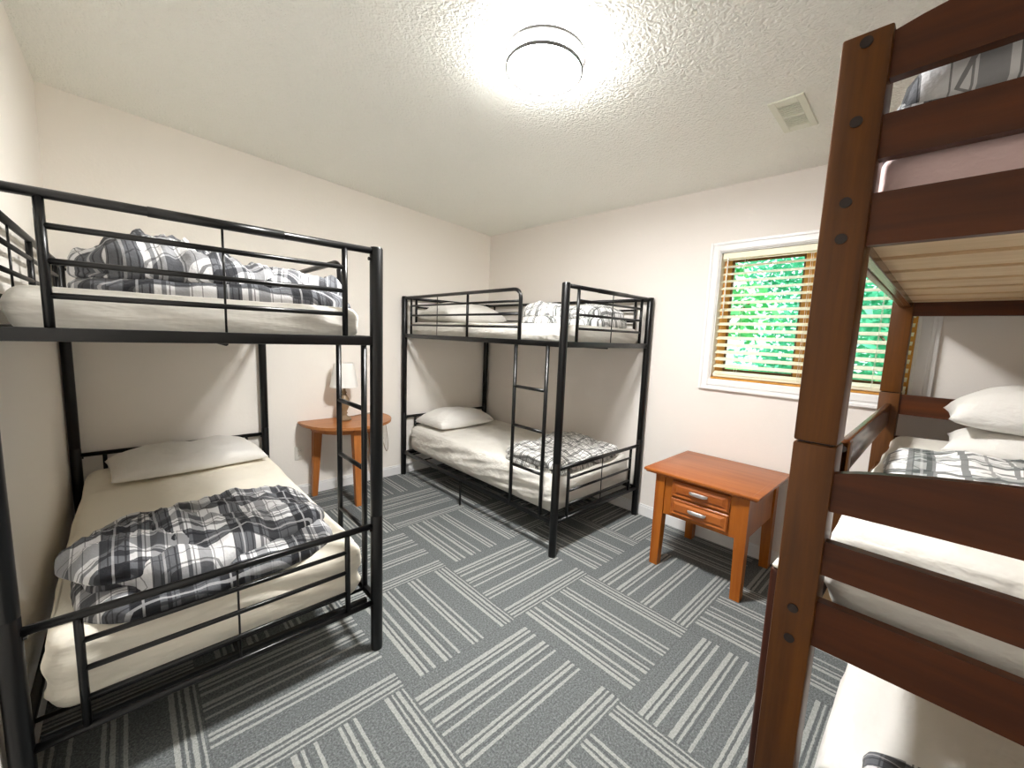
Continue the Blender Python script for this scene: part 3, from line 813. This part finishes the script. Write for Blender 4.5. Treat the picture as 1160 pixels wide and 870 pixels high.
lm = thing('table_lamp', 'small table lamp with white shade and turned beige base on the half-round table', 'lamp', (-1.668, -.145, tz))
bm = bmesh.new(); lathe(bm, [(.054, 0), (.056, .010), (.050, .024), (.028, .034), (.019, .048), (.028, .060), (.020, .072), (.030, .095), (.041, .125), (.044, .150), (.036, .185), (.024, .210), (.015, .225), (.022, .238), (.013, .250), (.010, .285), (.001, .286)], seg=32)
link('lamp_base', bm, M['ceramic'], lm, True)
bm = bmesh.new(); lathe(bm, [(.112, .285), (.077, .485), (.0755, .485), (.1105, .285), (.112, .285)], seg=48, cap=False)
link('lamp_shade', bm, M['shade'], lm, 'auto')
bm = bmesh.new(); tube(bm, [(0, 0, .27), (0, 0, .485)], .003, 8)
for k in range(3):
    a = k*2*PI/3; tube(bm, [(0, 0, .478), (.077*math.cos(a), .077*math.sin(a), .478)], .0015, 6)
lathe(bm, [(.002, .29), (.018, .32), (.028, .36), (.026, .39), (.008, .415)], seg=20)
link('bulb_and_harp', bm, M['plast'], lm, True)
def outlet(x, z, label):
    o = thing('wall_outlet', label, 'outlet', (x, .005, z))
    link('cover_plate', B(-.036, .036, -.006, 0, -.058, .058, .003, 2), M['plast'], o, 'auto')
    for dz in (-.02, .02):
        bm = bmesh.new(); box(bm, -.016, .016, -.008, -.005, dz-.014, dz+.014, .004, 2)
        r_ = link('receptacle', bm, M['plast'], o, 'auto')
        bm = bmesh.new()
        for sx_ in (-.006, .006): box(bm, sx_-.001, sx_+.001, -.0085, -.0078, dz-.002, dz+.006)
        link('slot', bm, M['slot'], r_)
outlet(-1.985, .365, 'white wall outlet low on the back wall, left of the half-round table')
outlet(-1.255, .365, 'white wall outlet on the back wall beside the dark post, with a cord')
cdp = [(-1.615, -.10, tz+.01), (-1.48, -.02, tz+.006), (-1.33, -.012, tz+.006), (-1.255, -.02, .60), (-1.238, -.035, .50), (-1.225, -.05, .34), (-1.235, -.05, .27), (-1.252, -.04, .30), (-1.255, -.02, .345)]
# smooth the cord
def cr(p, n=6):
    P_ = [Vector(q) for q in p]; out = []
    for i in range(len(P_)-1):
        a, b, c, d = P_[max(0, i-1)], P_[i], P_[i+1], P_[min(len(P_)-1, i+2)]
        for k in range(n):
            t = k/n; out.append(.5*((2*b)+(c-a)*t+(2*a-5*b+4*c-d)*t*t+(3*b-a-3*c+d)*t**3))
    return out+[P_[-1]]
cord = link('power_cord', T(cr(cdp), .003, 8), M['ceramic'], None, True); tag(cord, 'thin beige lamp cord hanging behind the half-round table to the wall outlet', 'cord')

# ------------------------------------------------------------------ lights
w_ = bpy.data.worlds.new('sky'); sc.world = w_; w_.use_nodes = True
nt = w_.node_tree; bg = nt.nodes['Background']
bg.inputs[0].default_value = (.78, .95, 1.0, 1); bg.inputs[1].default_value = .22
sun = bpy.data.lights.new('sun', 'SUN'); sun.energy = .8; sun.angle = .02; sun.color = (1, .97, .88)
so = bpy.data.objects.new('sun', sun); COL.objects.link(so)
so.rotation_euler = Vector((.62, .25, -.75)).to_track_quat('-Z', 'Y').to_euler()

# ------------------------------------------------------------------ camera
yaw, pit, rol = map(math.radians, (46.6722, -6.852, 2.2332))
fw = Vector((math.cos(yaw)*math.cos(pit), math.sin(yaw)*math.cos(pit), math.sin(pit)))
rt = Vector((math.sin(yaw), -math.cos(yaw), 0)); up = rt.cross(fw)
r2 = rt*math.cos(rol)+up*math.sin(rol); u2 = -rt*math.sin(rol)+up*math.cos(rol)
cam = bpy.data.cameras.new('camera'); cam.sensor_width = 36; cam.lens = 461.94/1160*36; cam.clip_start = .02
co = bpy.data.objects.new('camera', cam); COL.objects.link(co)
m = Matrix((r2, u2, -fw)).transposed().to_4x4(); m.translation = (-2.9717, -3.5819, 1.4063); co.matrix_world = m
sc.camera = co
sc.view_settings.view_transform = 'Standard'; sc.view_settings.look = 'None'
sc.view_settings.gamma = 1; sc.view_settings.use_curve_mapping = False
sc.view_settings.exposure = 3.2
sc.cycles.max_bounces = 16; sc.cycles.diffuse_bounces = 14; sc.cycles.transmission_bounces = 6; sc.cycles.glossy_bounces = 4
